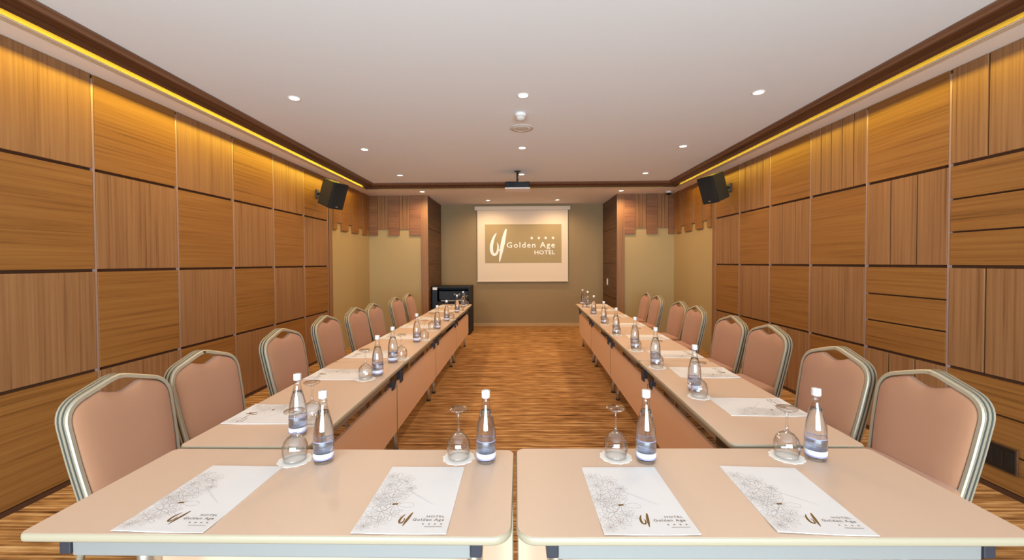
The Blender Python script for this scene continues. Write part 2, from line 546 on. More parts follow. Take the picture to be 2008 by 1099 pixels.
def end_wall(side):
    sgn = -1 if side == 'left' else 1
    xo = XL - 0.17 if side == 'left' else XR + 0.17
    xi = OXL if side == 'left' else OXR
    w = struct(MB().box((min(xo, xi + sgn * 0.03), Y_END, 0), (max(xo, xi + sgn * 0.03), Y_BACK, Z_SOFFIT)).build('wall_end_' + side, 'olive_paint'),
               'olive painted end wall on the %s beside the recess' % side, 'wall')
    xs = [-3.05, -2.865, -2.65, -2.424, -2.22, -1.99] if side == 'left' else [3.074, 2.956, 2.744, 2.522, 2.30, 2.086]
    for i in range(5):
        long_ = i % 2 == 0
        z0 = ZLONG if long_ else ZSHORT
        n_sub = 1 if long_ else 3
        for q in range(n_sub):
            a = xs[i] + (xs[i + 1] - xs[i]) * q / n_sub; b = xs[i] + (xs[i + 1] - xs[i]) * (q + 1) / n_sub
            a, b = min(a, b) + 0.002, max(a, b) - 0.002
            hz = (Z_SOFFIT - 0.001 - z0) / 2
            th = 0.015 if long_ else 0.010
            MB().bbox((-(b - a) / 2, -th, -hz), ((b - a) / 2, th, hz), 0.002).build('plank', 'wood_hx' if long_ else 'wood_v', w, ((a + b) / 2, Y_END - th, z0 + hz))
    # upright jamb board at the corner of the recess
    a, b = sorted((xs[5], xi))
    MB().bbox((-(b - a) / 2, -0.02, -Z_SOFFIT / 2 + 0.001), ((b - a) / 2, 0.02, Z_SOFFIT / 2 - 0.001), 0.003).build('jamb_board', 'wood_v', w, ((a + b) / 2, Y_END - 0.018, Z_SOFFIT / 2))
    # dark wood facing inside the recess, three boards high
    zz = [0.0, 0.75, 1.47, 2.19, Z_SOFFIT]
    for i in range(4):
        hz = (zz[i + 1] - zz[i]) / 2 - 0.004
        MB().bbox((-0.0145, -(Y_BACK - Y_END) / 2 + 0.003, -hz), (0.0145, (Y_BACK - Y_END) / 2 - 0.003, hz), 0.003).build(
            'panel', 'wood_dark', w, (xi + sgn * 0.0152, (Y_BACK + Y_END) / 2 + 0.002, (zz[i] + zz[i + 1]) / 2))
    return w
end_wall('left'); end_wall('right')
struct(MB().box((XL - 0.17, Y_BACK, 0), (XR + 0.17, Y_BACK + 0.15, Z_SOFFIT)).build('wall_back', 'taupe_paint'), 'taupe painted back wall of the recess behind the screen', 'wall')
struct(MB().bbox((OXL + 0.002, Y_BACK - 0.016, 0.0), (OXR - 0.002, Y_BACK, 0.075), 0.003).build('baseboard_back', 'base_tan'), 'light tan skirting along the back wall', 'skirting')

# rear wall behind the camera with the window that lets the daylight in
wr = MB()
wr.box((XL - 0.2, Y_REAR - 0.15, 0), (-2.5, Y_REAR, 3.05)); wr.box((2.5, Y_REAR - 0.15, 0), (XR + 0.2, Y_REAR, 3.05))
wr.box((-2.5, Y_REAR - 0.15, 0), (2.5, Y_REAR, 0.10)); wr.box((-2.5, Y_REAR - 0.15, 2.10), (2.5, Y_REAR, 3.05))
struct(wr.build('wall_rear', 'rear_paint'), 'plain pale wall behind the viewpoint around the window', 'wall')
wf = MB()
wf.box((-2.5, Y_REAR - 0.12, 0.10), (2.5, Y_REAR - 0.06, 0.16)); wf.box((-2.5, Y_REAR - 0.12, 2.04), (2.5, Y_REAR - 0.06, 2.10))
for x in (-2.5, -0.86, 0.80, 2.44):
    wf.box((x, Y_REAR - 0.12, 0.16), (x + 0.06, Y_REAR - 0.06, 2.04))
struct(wf.build('window_1', 'white_frame'), 'white framed window behind the viewpoint', 'window')

# ------------------------------------------------------------------ ceiling fittings
def make_downlight():
    t = empty('downlight')
    mb = MB(); mb.lathe([(0.052, 0.0), (0.052, -0.004), (0.044, -0.006), (0.041, -0.002), (0.041, 0.0)], 24)
    mb.build('trim_ring', 'detector_white', t)
    mb = MB(); mb.lathe([(0.0405, -0.0005), (0.0405, -0.0035), (0.0, -0.0045)], 24)
    mb.build('lens', 'lens_glow', t)
    d = bpy.data.lights.new('downlight_bulb', 'SPOT')
    d.energy = SPOT_POWER; d.color = (1.0, 0.71, 0.41); d.spot_size = math.radians(168); d.spot_blend = 0.7; d.shadow_soft_size = 0.05
    l = bpy.data.objects.new('downlight_bulb', d); link(l, t); l.location = (0, 0, -0.03)
    return t
dl0 = make_downlight()
first = True
def place_dl(x, y, z, label, grp):
    global first
    o = dl0 if first else copy_tree(dl0)
    first = False
    o.location = (x, y, z); tag(o, label, 'downlight', grp)
rowname = {3.62: 'in the nearest visible row', 5.26: 'in the middle row', 6.82: 'in the farthest row'}
for y in (3.62, 5.26, 6.82):
    for x, cn in ((-1.967, 'left'), (0.034, 'centre'), (2.047, 'right')):
        place_dl(x, y, Z_CEIL, 'round recessed downlight of the %s column %s of the raised ceiling' % (cn, rowname[y]), 'ceiling downlights')
for x, y, lb in ((-1.853, 7.889, 'round downlight in the lower ceiling by the left recess corner'), (1.928, 7.95, 'round downlight in the lower ceiling by the right recess corner'),
                 (-0.689, 9.044, 'small downlight above the left half of the screen'), (0.817, 9.047, 'small downlight above the right half of the screen')):
    place_dl(x, y, Z_SOFFIT, lb, 'ceiling downlights')

sd = empty('smoke_detector', (0.013, 4.06, Z_CEIL))
MB().lathe([(0.055, 0), (0.055, -0.02), (0.05, -0.028), (0.045, -0.03)], 24).build('base', 'detector_white', sd)
MB().lathe([(0.045, -0.03), (0.047, -0.045), (0.036, -0.062), (0.015, -0.07), (0, -0.071)], 24).build('sensor_cap', 'hatch_grey', sd)
tag(sd, 'white round smoke detector on the ceiling between the downlights', 'smoke detector')
hp = empty('ceiling_plate', (0.025, 4.49, Z_CEIL))
MB().lathe([(0.125, 0), (0.125, -0.006), (0.115, -0.010), (0.0, -0.011)], 32).build('disc', 'hatch_grey', hp)
MB().lathe([(0.09, -0.0105), (0.09, -0.0125), (0.075, -0.0125), (0.075, -0.0105)], 32, close=True).build('ring', 'detector_white', hp)
tag(hp, 'flat round pale plate on the ceiling behind the smoke detector', 'ceiling plate')

dc = empty('dome_camera', (2.86, 8.05, Z_SOFFIT))
MB().lathe([(0.05, 0), (0.05, -0.03), (0.044, -0.036)], 20).build('base', 'detector_white', dc)
MB().lathe([(0.044, -0.036), (0.042, -0.05), (0.03, -0.068), (0.012, -0.077), (0, -0.078)], 20).build('dome', 'black_plastic', dc)
tag(dc, 'small white dome camera on the lower ceiling in the right far corner', 'camera')

# ceiling projector
pj = empty('projector', (-0.035, 6.6, 2.64))
MB().bbox((-0.19, -0.15, 0.012), (0.19, 0.15, 0.112), 0.018).build('body', 'rack_black', pj)
MB().bbox((-0.195, -0.155, 0.0), (0.195, 0.155, 0.016), 0.004).build('underside', 'detector_white', pj)
ln = MB().lathe([(0.04, 0.0), (0.04, 0.02), (0.032, 0.024), (0.0, 0.02)], 20).build('lens', 'plate_black', pj, (0.1, 0.15, 0.06)); ln.rotation_euler = (-math.pi / 2, 0, 0)
for k in range(5):
    MB().box((-0.15, -0.1525, 0.035 + k * 0.013), (-0.03, -0.149, 0.041 + k * 0.013)).build('vent_slat', 'speaker_grille', pj)
MB().box((-0.06, -0.06, 0.112), (0.06, 0.06, 0.124)).build('mount_plate', 'dark_metal', pj)
MB().tube([(0, 0, 0.12), (0, 0, 0.285)], 0.016, 12).build('pole', 'dark_metal', pj)
MB().lathe([(0.05, 0.289), (0.05, 0.299), (0.0, 0.299)], 20).build('ceiling_rose', 'dark_metal', pj)
tag(pj, 'black projector hanging from a short pole under the ceiling', 'projector')

# projection screen with the hotel sign
sc_y = Y_BACK - 0.05
ps = empty('projection_screen', (0.06, sc_y, 1.045))
MB().bbox((-1.11, -0.045, 1.665), (1.11, 0.045, 1.755), 0.012).build('casing', 'screen_white', ps)
MB().box((-1.05, -0.004, 0.02), (1.055, 0.004, 1.67)).build('screen_cloth', 'screen_white', ps)
MB().bbox((-1.06, -0.014, 0.0), (1.06, 0.014, 0.03), 0.006).build('bottom_bar', 'screen_white', ps)
pp = MB().box((-0.873, -0.0065, 0.439), (0.905, -0.0035, 1.339)).build('picture_panel', 'screen_tan', ps)  # flat tan picture area behind the emblem and lettering, plain diffuse colour
pp['label'] = 'tan picture area with white emblem and lettering'
def on_panel(me_or_mb, name, x, z, dy=-0.0085):
    o = bpy.data.objects.new(name, me_or_mb)
    o.rotation_euler = (math.pi / 2, 0, 0)
    o.location = (x, dy, z)
    return link(o, pp)
KX, KZ = 1.778 / 756, 0.90 / 370
def cp(cx, cy):    # crop pixel of the sign -> panel coordinates
    return (-0.873 + (cx - 252) * KX, 1.339 - (cy - 305) * KZ)
em = MB()
stroke(em, [cp(*q) for q in ((366, 388), (340, 430), (318, 500), (318, 560), (335, 592), (362, 588), (378, 555), (382, 510), (372, 480))],
       [0.012, 0.05, 0.075, 0.075, 0.06, 0.06, 0.045, 0.035, 0.008])
stroke(em, [cp(*q) for q in ((462, 350), (446, 410), (430, 480), (414, 560), (395, 662))], [0.035, 0.075, 0.095, 0.08, 0.02], 0.0006)
stroke(em, [cp(*q) for q in ((382, 560), (402, 545), (418, 515), (430, 470))], [0.01, 0.03, 0.04, 0.02], 0.0012)
em_me = em.mesh('emblem', 'logo_white')
on_panel(em_me, 'emblem', 0, 0)
x0, z0 = cp(467, 530); x1, z1 = cp(943, 476)
desc = 0.30
me = text_mesh('lettering', 'Golden Age', 'logo_white', x1 - x0, (z1 - z0) * (1 + desc), 0.010, 1.2)
on_panel(me, 'lettering', x0, z0 - (z1 - z0) * desc)
x0, z0 = cp(742, 594); x1, z1 = cp(943, 552)
on_panel(text_mesh('lettering', 'HOTEL', 'logo_white', x1 - x0, z1 - z0 - 0.008, 0.015, 1.05), 'lettering', x0, z0)
st = MB()
n0 = [(0.043 * (1 if k % 2 == 0 else 0.42) * math.sin(k * math.pi / 5), 0.043 * (1 if k % 2 == 0 else 0.42) * math.cos(k * math.pi / 5), 0) for k in range(10)]
st.v = [(0, 0, 0)] + n0
for k in range(10):
    st.face([0, 1 + k, 1 + (k + 1) % 10])
st_me = st.mesh('star', 'logo_white')
for cx in (715, 785, 852, 925):
    x, z = cp(cx, 437)
    on_panel(st_me, 'star', x, z)
tag(ps, 'white pull-down projection screen showing a hotel sign on the back wall', 'screen')

# wall speakers
def speaker(x, y, z, sgn, label):
    """sgn +1: on the left wall, facing +x"""
    t = empty('wall_speaker', (x, y, z))
    rot = Matrix.Rotation(math.radians(-22 if sgn > 0 else 180 + 22), 4, 'Z') @ Matrix.Rotation(math.radians(20), 4, 'Y')
    def part(mb, name, m_):
        o = mb.build(name, m_, t); o.matrix_local = rot; return o
    # cabinet: trapezoid plan, narrower at the back (local +x is the front)
    b = MB(); b.prism([(-0.15, -0.085), (0.10, -0.125), (0.10, 0.125), (-0.15, 0.085)], 'z', -0.19, 0.19)
    cab = part(b, 'cabinet', 'speaker_black')
    g = MB().bbox((0.10, -0.128, -0.193), (0.145, 0.128, 0.193), 0.012)
    part(g, 'grille', 'speaker_grille')
    part(MB().box((0.143, -0.02, -0.165), (0.1465, 0.02, -0.15)), 'badge', 'leg_silver')
    MB().tube([(sgn * -0.12, 0.03, 0.0), (sgn * -0.20, 0.06, 0.02), (sgn * -0.255, 0.08, 0.02)], 0.016, 10).build('bracket_arm', 'dark_metal', t)
    MB().bbox((-0.012, -0.045, -0.06), (0.012, 0.045, 0.06), 0.004).build('bracket_plate', 'dark_metal', t, (sgn * -0.262, 0.085, 0.02))
    tag(t, label, 'speaker', 'wall speakers')
speaker(-2.778, 6.12, 2.52, 1, 'black loudspeaker on a tilting bracket high on the left wall')
speaker(2.802, 6.06, 2.555, -1, 'black loudspeaker on a tilting bracket high on the right wall')

# socket plate low on the right wall, switch in the recess
sp = empty('socket_plate', (XR, 2.695, 0.232))
MB().bbox((-0.012, -0.098, -0.085), (0.0, 0.098, 0.085), 0.004).build('frame', 'wood_dark', sp)
MB().bbox((-0.017, -0.088, -0.075), (-0.008, 0.088, 0.075), 0.003).build('cover', 'plate_black', sp)
for k in (-1, 0, 1):
    MB().bbox((-0.0195, k * 0.055 - 0.022, -0.05), (-0.015, k * 0.055 + 0.022, 0.05), 0.002).build('socket', 'black_plastic', sp)
tag(sp, 'black rectangular socket plate low on the right panelled wall', 'socket')
sw = empty('light_switch', (OXR, 9.2, 1.06))
MB().bbox((-0.012, -0.04, -0.07), (0.0, 0.04, 0.07), 0.003).build('plate', 'switch_white', sw)
MB().bbox((-0.017, -0.022, -0.035), (-0.010, 0.022, 0.035), 0.002).build('rocker', 'switch_white', sw)
tag(sw, 'white switch plate on the dark wood inside the recess', 'switch')

# black equipment cabinet in the left corner of the recess
ec = empty('equipment_cabinet', (-1.43, 8.87, 0))
cb = MB()
cb.box((-0.395, -0.30, 0.0), (-0.36, 0.30, 1.0)); cb.box((0.36, -0.30, 0.0), (0.395, 0.30, 1.0))
cb.box((-0.36, -0.30, 0.965), (0.36, 0.30, 1.0)); cb.box((-0.36, -0.30, 0.0), (0.36, 0.30, 0.06)); cb.box((-0.36, 0.27, 0.06), (0.36, 0.30, 0.965))
cb.build('case', 'rack_black', ec)
MB().box((-0.394, -0.304, 0.02), (-0.29, -0.299, 0.93)).build('side_panel', 'rack_side', ec)
MB().box((-0.385, -0.306, 0.935), (-0.29, -0.30, 0.985)).build('name_tag', 'detector_white', ec)
MB().bbox((-0.27, -0.22, 0.72), (0.35, 0.2, 0.90), 0.006).build('amplifier', 'rack_side', ec)
MB().bbox((-0.22, -0.29, 0.695), (0.30, -0.23, 0.715), 0.004).build('shelf_rail', 'rail_silver', ec)
MB().bbox((-0.35, -0.25, 0.43), (0.35, 0.25, 0.66), 0.006).build('receiver', 'rack_red', ec)
MB().box((-0.355, -0.28, 0.665), (0.355, 0.25, 0.69)).build('shelf', 'rack_black', ec)
for k in range(3):
    o = MB().lathe([(0.025, 0), (0.025, 0.02), (0.0, 0.022)], 16).build('knob', 'rail_silver', ec, (0.06 + k * 0.10, -0.22, 0.83)); o.rotation_euler = (math.pi / 2, 0, 0)
tag(ec, 'black equipment cabinet in the left corner of the recess', 'cabinet')

# ------------------------------------------------------------------ tables
def make_table(Ln, D, r=(0.03, 0.03, 0.03, 0.03)):
    """local: length x, depth y, users sit at -y, modesty panel at +y"""
    t = empty('training_table')
    hl, hd = Ln / 2, D / 2
    z1, z0 = TABLE_Z, TABLE_Z - 0.024
    outer = rounded_rect(-hl, -hd, hl, hd, r, 8)
    inner = rounded_rect(-hl + 0.003, -hd + 0.003, hl - 0.003, hd - 0.003, [q - 0.003 for q in r], 8)
    tp = MB().prism(inner, 'z', z0 + 0.002, z1)
    tp.build('table_top', 'laminate', t)
    # rounded edge band around the board
    prof = [(-0.004, z0), (0.0, z0), (0.003, z0 + 0.004), (0.0038, z0 + 0.012), (0.003, z1 - 0.004), (0.0, z1 - 0.0003), (-0.004, z1 - 0.0003)]
    eb = MB(); k = len(outer); n = len(prof)
    cen = [Vector(c) for c in ((hl - r[0], hd - r[0]), (-hl + r[1], hd - r[1]), (-hl + r[2], -hd + r[2]), (hl - r[3], -hd + r[3])) for _ in range(9)]
    for p, c in zip(outer, cen):
        d = (Vector(p) - c).normalized()
        for o_, z in prof:
            q = Vector(p) + d * (o_ - 0.003)
            eb.v.append((q.x, q.y, z))
    for i in range(k):
        j = (i + 1) % k
        for q in range(n):
            p = (q + 1) % n
            eb.face([i * n + q, j * n + q, j * n + p, i * n + p], 0, q < n - 1)
    eb.build('edge_band', 'edge_band', t)
    xe = hl - 0.10
    MB().bbox((-xe + 0.017, -hd + 0.035, z0 - 0.062), (xe - 0.017, -hd + 0.075, z0 - 0.006), 0.004).build('rail', 'rail_silver', t)
    rl = MB().bbox((-xe + 0.017, hd - 0.075, z0 - 0.062), (xe - 0.017, hd - 0.045, z0 - 0.004), 0.004)
    rl.build('rail', 'rail_grey', t)
    mod = MB()
    mod.prism([(-hl + 0.008, 0.215), (hl - 0.008, 0.215), (hl - 0.008, 0.555), (hl - 0.05, 0.585), (-hl + 0.05, 0.585), (-hl + 0.008, 0.555)], 'y', hd - 0.083, hd - 0.067)
    mod.build('modesty_panel', 'modesty', t)
    MB().box((-hl + 0.004, hd - 0.084, 0.215), (-hl + 0.0085, hd - 0.066, 0.56)).build('panel_edge', 'edge_band', t)
    MB().box((hl - 0.0085, hd - 0.084, 0.215), (hl - 0.004, hd - 0.066, 0.56)).build('panel_edge', 'edge_band', t)
    for s in (-1, 1):
        x = s * xe
        bk = MB().bbox((x - 0.0165, -hd + 0.03, z0 - 0.055), (x + 0.0165, hd - 0.04, z0 - 0.0005), 0.004)
        bk.build('end_bracket', 'dark_metal', t)
        hg = MB().bbox((x - 0.06 * s - 0.05, hd - 0.079, z0 - 0.066), (x - 0.06 * s + 0.05, hd - 0.041, z0 - 0.003), 0.006)
        hg.bbox((x - 0.12 * s - 0.02, hd - 0.077, z0 - 0.078), (x - 0.12 * s + 0.02, hd - 0.043, z0 - 0.03), 0.005)
        hg.build('hinge', 'black_plastic', t)
        hs = MB().bbox((x - 0.03, hd - 0.09, 0.56), (x + 0.03, hd - 0.055, z0 - 0.05), 0.004)
        hs.build('panel_hanger', 'dark_metal', t)
        xl = s * (hl - 0.13)
        lg = MB().tube([(xl, 0, 0.30), (xl, 0, 0.66)], 0.028, 12, rx=0.04)
        lgo = lg.build('leg', 'leg_silver', t)
        for e in (-1, 1):
            pts = []
            for q in range(9):
                a = math.radians(90 * q / 8)
                pts.append((xl, e * (0.015 + 0.135 * math.sin(a)), 0.02 + 0.30 * (math.cos(a) ** 0.9 if math.cos(a) > 0 else 0)))
            ft = MB().tube(pts, 0.018, 8, rx=0.024)
            ft.build('foot', 'leg_silver', lgo)
            MB().lathe([(0.020, 0.0), (0.022, 0.006), (0.020, 0.020), (0, 0.022)], 12).build('pad', 'black_plastic', lgo, (xl, e * 0.15, 0.0))
    return t

ta = make_table(1.378, 0.532, (0.035, 0.025, 0.016, 0.055))
ta.location = (-0.716, 1.381, 0)
tag(ta, 'beige training table at the near left, carrying two folders', 'table', 'training tables')
tb = make_table(1.412, 0.545, (0.025, 0.035, 0.055, 0.016))
tb.location = (0.691, 1.395, 0); tb.rotation_euler.z = math.radians(0.6)
tag(tb, 'beige training table at the near right, carrying two folders', 'table', 'training tables')
ORD = ['first', 'second', 'third', 'fourth', 'fifth', 'sixth', 'seventh', 'eighth']
tr = make_table(1.449, 0.542)
ROW_A = math.atan2(0.138, 5.72)
def left_row(x_in, y):      # distance in from the inner edge of the left row
    return (-0.872 - x_in, y)
def right_row(x_in, y):
    # inner edge line through (0.862, 1.683)
    s_ = (y - 1.683) / math.cos(ROW_A)
    return (0.862 + math.sin(ROW_A) * s_ + x_in * math.cos(ROW_A), y)
used = False
for k in range(4):
    o = tr if not used else copy_tree(tr); used = True
    x, y = left_row(0.271, 1.665 + 1.4525 * (k + 0.5))
    o.location = (x, y, 0); o.rotation_euler.z = -math.pi / 2
    tag(o, 'beige training table, %s from the front in the long left row' % ORD[k], 'table', 'training tables')
    o = copy_tree(tr)
    s_ = 1.4525 * (k + 0.5)
    x = 0.862 + math.sin(ROW_A) * s_ + 0.271 * math.cos(ROW_A); y = 1.69 + math.cos(ROW_A) * s_ - 0.271 * math.sin(ROW_A) + 0.012
    o.location = (x, y, 0); o.rotation_euler.z = math.pi / 2 - ROW_A
    tag(o, 'beige training table, %s from the front in the long right row' % ORD[k], 'table', 'training tables')

# ------------------------------------------------------------------ banquet chairs
def smooth_poly(pts, radii, n=6):
    """round the corners of an open polyline of 2D points"""
    out = [Vector(pts[0])]
    for i in range(1, len(pts) - 1):
        p, a, b = Vector(pts[i]), Vector(pts[i - 1]), Vector(pts[i + 1])
        r = radii[i]
        d1, d2 = (a - p).normalized(), (b - p).normalized()
        s_, e_ = p + d1 * r, p + d2 * r
        for k in range(n + 1):
            t = k / n
            out.append(s_ * (1 - t) ** 2 + p * 2 * t * (1 - t) + e_ * t * t)
    out.append(Vector(pts[-1]))
    return out

BACK_LEAN = 0.20     # metres back per metre up
def back_x(z):
    return 0.105 - (z - 0.44) * BACK_LEAN
def make_chair():
    """local: faces +x, width along y, back top near x = 0"""
    t = empty('banquet_chair')
    # centre line of the frame in (y, z)
    raw = [(-0.212, 0.40), (-0.232, 0.62), (-0.244, 0.872), (-0.02, 0.947), (0.02, 0.947), (0.244, 0.872), (0.232, 0.62), (0.212, 0.40)]
    path = smooth_poly(raw, [0, 0.08, 0.085, 0.03, 0.03, 0.085, 0.08, 0], 7)
    # profile across the frame: (outward offset, depth offset) with two grooves on the outside
    dpt = 0.03
    prof = [(-0.009, -dpt), (0.006, -dpt), (0.011, -dpt + 0.005), (0.011, -dpt + 0.014), (0.005, -dpt + 0.0165), (0.005, -dpt + 0.0215),
            (0.011, -dpt + 0.024), (0.011, dpt - 0.024), (0.005, dpt - 0.0215), (0.005, dpt - 0.0165), (0.011, dpt - 0.014), (0.011, dpt - 0.005), (0.006, dpt), (-0.009, dpt)]
    fm = MB(); n = len(prof); k = len(path)
    for i, p in enumerate(path):
        d = (path[min(i + 1, k - 1)] - path[max(i - 1, 0)]).normalized()
        nrm = Vector((-d.y, d.x))
        # outward: away from the centre of the back
        if nrm.dot(p - Vector((0, 0.68))) < 0: nrm = -nrm
        for o_, dp in prof:
            q = p + nrm * o_
            fm.v.append((back_x(q.y) + dp, q.x, q.y))
    for i in range(k - 1):
        for j in range(n):
            j2 = (j + 1) % n
            groove = j in (3, 4, 5, 7, 8, 9)  # these faces take the darker metal, deepening the groove shade
            fm.face([i * n + j, i * n + j2, (i + 1) * n + j2, (i + 1) * n + j], 1 if groove else 0, False)
    fm.face(list(range(n)), 0); fm.face([(k - 1) * n + j for j in range(n)], 0)
    fm.build('back_frame', ['frame_champagne', 'frame_groove_shade'], t)
    # padded back with the scooped handle opening under the peak
    sh = [(-0.203, 0.455), (-0.222, 0.62), (-0.233, 0.858)]
    scoop = [(-0.098, 0.905), (-0.062, 0.889), (0.0, 0.870), (0.062, 0.889), (0.098, 0.905)]
    flat = [(-0.098, 0.880), (-0.062, 0.880), (0.0, 0.880), (0.062, 0.880), (0.098, 0.880)]
    rad = [0, 0.07, 0.07, 0.014, 0.02, 0.03, 0.02, 0.014, 0.07, 0.07, 0]
    tail = [(-a, b) for a, b in sh[::-1]]
    ins = smooth_poly(sh + scoop + tail, rad, 6)
    ins2 = smooth_poly(sh + flat + tail, rad, 6)
    nb = 8
    for q in range(1, nb):
        ins.append(Vector((0.203 - 0.406 * q / nb, 0.455))); ins2.append(ins[-1])
    cz = Vector((0, 0.67))
    for nm, sg, bulge, base in (('back_pad', 1, 0.026, 0.022), ('back_shell', -1, 0.010, 0.0)):
        pad = MB(); K = len(ins); rings = [1.0, 0.985, 0.95, 0.88, 0.75, 0.55, 0.3]
        for tt in rings:
            for p, p2 in zip(ins, ins2):
                bl = min(1.0, (1 - tt) * 4.5)
                q = cz + (p * (1 - bl) + p2 * bl - cz) * tt
                h = bulge * (1 - tt ** 6) ** 0.6 if tt < 1 else 0.0
                pad.v.append((back_x(q.y) + sg * (base + h), q.x, q.y))
        for a in range(len(rings) - 1):
            for i in range(K):
                j = (i + 1) % K
                pad.face([a * K + i, a * K + j, (a + 1) * K + j, (a + 1) * K + i], 0, True)
        pad.v.append((back_x(cz.y) + sg * (base + bulge), cz.x, cz.y)); c_ = len(pad.v) - 1
        for i in range(K):
            pad.face([(len(rings) - 1) * K + i, (len(rings) - 1) * K + (i + 1) % K, c_], 0, True)
        if sg > 0:   # rim closing towards the shell
            b0 = len(pad.v)
            for p in ins:
                pad.v.append((back_x(p.y) - 0.001, p.x, p.y))
            for i in range(K):
                j = (i + 1) % K
                pad.face([i, j, b0 + j, b0 + i], 0, True)
        pad.build(nm, 'fabric', t)
    # seat cushion
    st_ = MB(); pl = rounded_rect(0.085, -0.228, 0.50, 0.228, 0.06, 6)
    K = len(pl); cx = Vector((0.2925, 0.0))
    lev = [(0.94, 0.425), (1.0, 0.435), (1.0, 0.465), (0.985, 0.478), (0.94, 0.487), (0.8, 0.493), (0.45, 0.498)]
    for sc_, z in lev:
        for p in pl:
            q = cx + (Vector(p) - cx) * sc_
            st_.v.append((q.x, q.y, z))
    for a in range(len(lev) - 1):
        for i in range(K):
            j = (i + 1) % K
            st_.face([a * K + i, a * K + j, (a + 1) * K + j, (a + 1) * K + i], 0, True)
    st_.face(list(range(K))[::-1]); st_.v.append((cx.x, cx.y, 0.4985)); c_ = len(st_.v) - 1
    for i in range(K):
        st_.face([(len(lev) - 1) * K + i, (len(lev) - 1) * K + (i + 1) % K, c_], 0, True)
    st_.build('seat', 'fabric', t)
    fr = MB()
    fr.box((0.10, -0.19, 0.395), (0.47, -0.165, 0.426)); fr.box((0.10, 0.165, 0.395), (0.47, 0.19, 0.426))
    fr.box((0.10, -0.165, 0.395), (0.125, 0.165, 0.426)); fr.box((0.445, -0.165, 0.395), (0.47, 0.165, 0.426))
    fr.build('seat_frame', 'frame_champagne', t)
    for s in (-1, 1):
        MB().tube([(0.455, s * 0.20, 0.40), (0.47, s * 0.203, 0.012)], [0.0145, 0.012], 10).build('leg', 'frame_champagne', t)
        MB().tube([(back_x(0.42) + 0.0, s * 0.214, 0.42), (0.09, s * 0.214, 0.30), (0.02, s * 0.216, 0.012)], [0.016, 0.015, 0.012], 10).build('leg', 'frame_champagne', t)
        for x in (0.47, 0.02):
            MB().lathe([(0.014, 0.0), (0.015, 0.012), (0.013, 0.02), (0, 0.02)], 10).build('glide', 'black_plastic', t, (x, s * (0.203 if x > 0.3 else 0.216), 0))
    return t
ch0 = make_chair()
CH_L = [(-1.980, 1.972, -4), (-1.985, 2.52, -5), (-1.985, 3.37, -4), (-2.02, 4.22, -3), (-2.02, 5.0, -4), (-1.99, 5.52, -2), (-2.0, 6.55, -4), (-2.02, 7.38, -3)]
CH_R = [(2.02, 2.05, 184), (2.0, 2.62, 185), (2.12, 3.53, 184), (2.11, 4.13, 183), (2.17, 5.09, 180), (2.20, 5.70, 182), (2.23, 6.70, 180), (2.26, 7.34, 181)]
used = False
for row, lst, sgn in (('left', CH_L, -1), ('right', CH_R, 1)):
    for k, (x, y, a) in enumerate(lst):
        o = ch0 if not used else copy_tree(ch0); used = True
        o.location = (x, y, 0); o.rotation_euler.z = math.radians(a)
        nm = 'nearest to the viewpoint' if k == 0 else ('farthest from the viewpoint' if k == 7 else ORD[k] + ' from the viewpoint')
        tag(o, 'beige padded banquet chair with silver frame in the %s row, %s' % (row, nm), 'chair', 'banquet chairs along the %s row' % row)

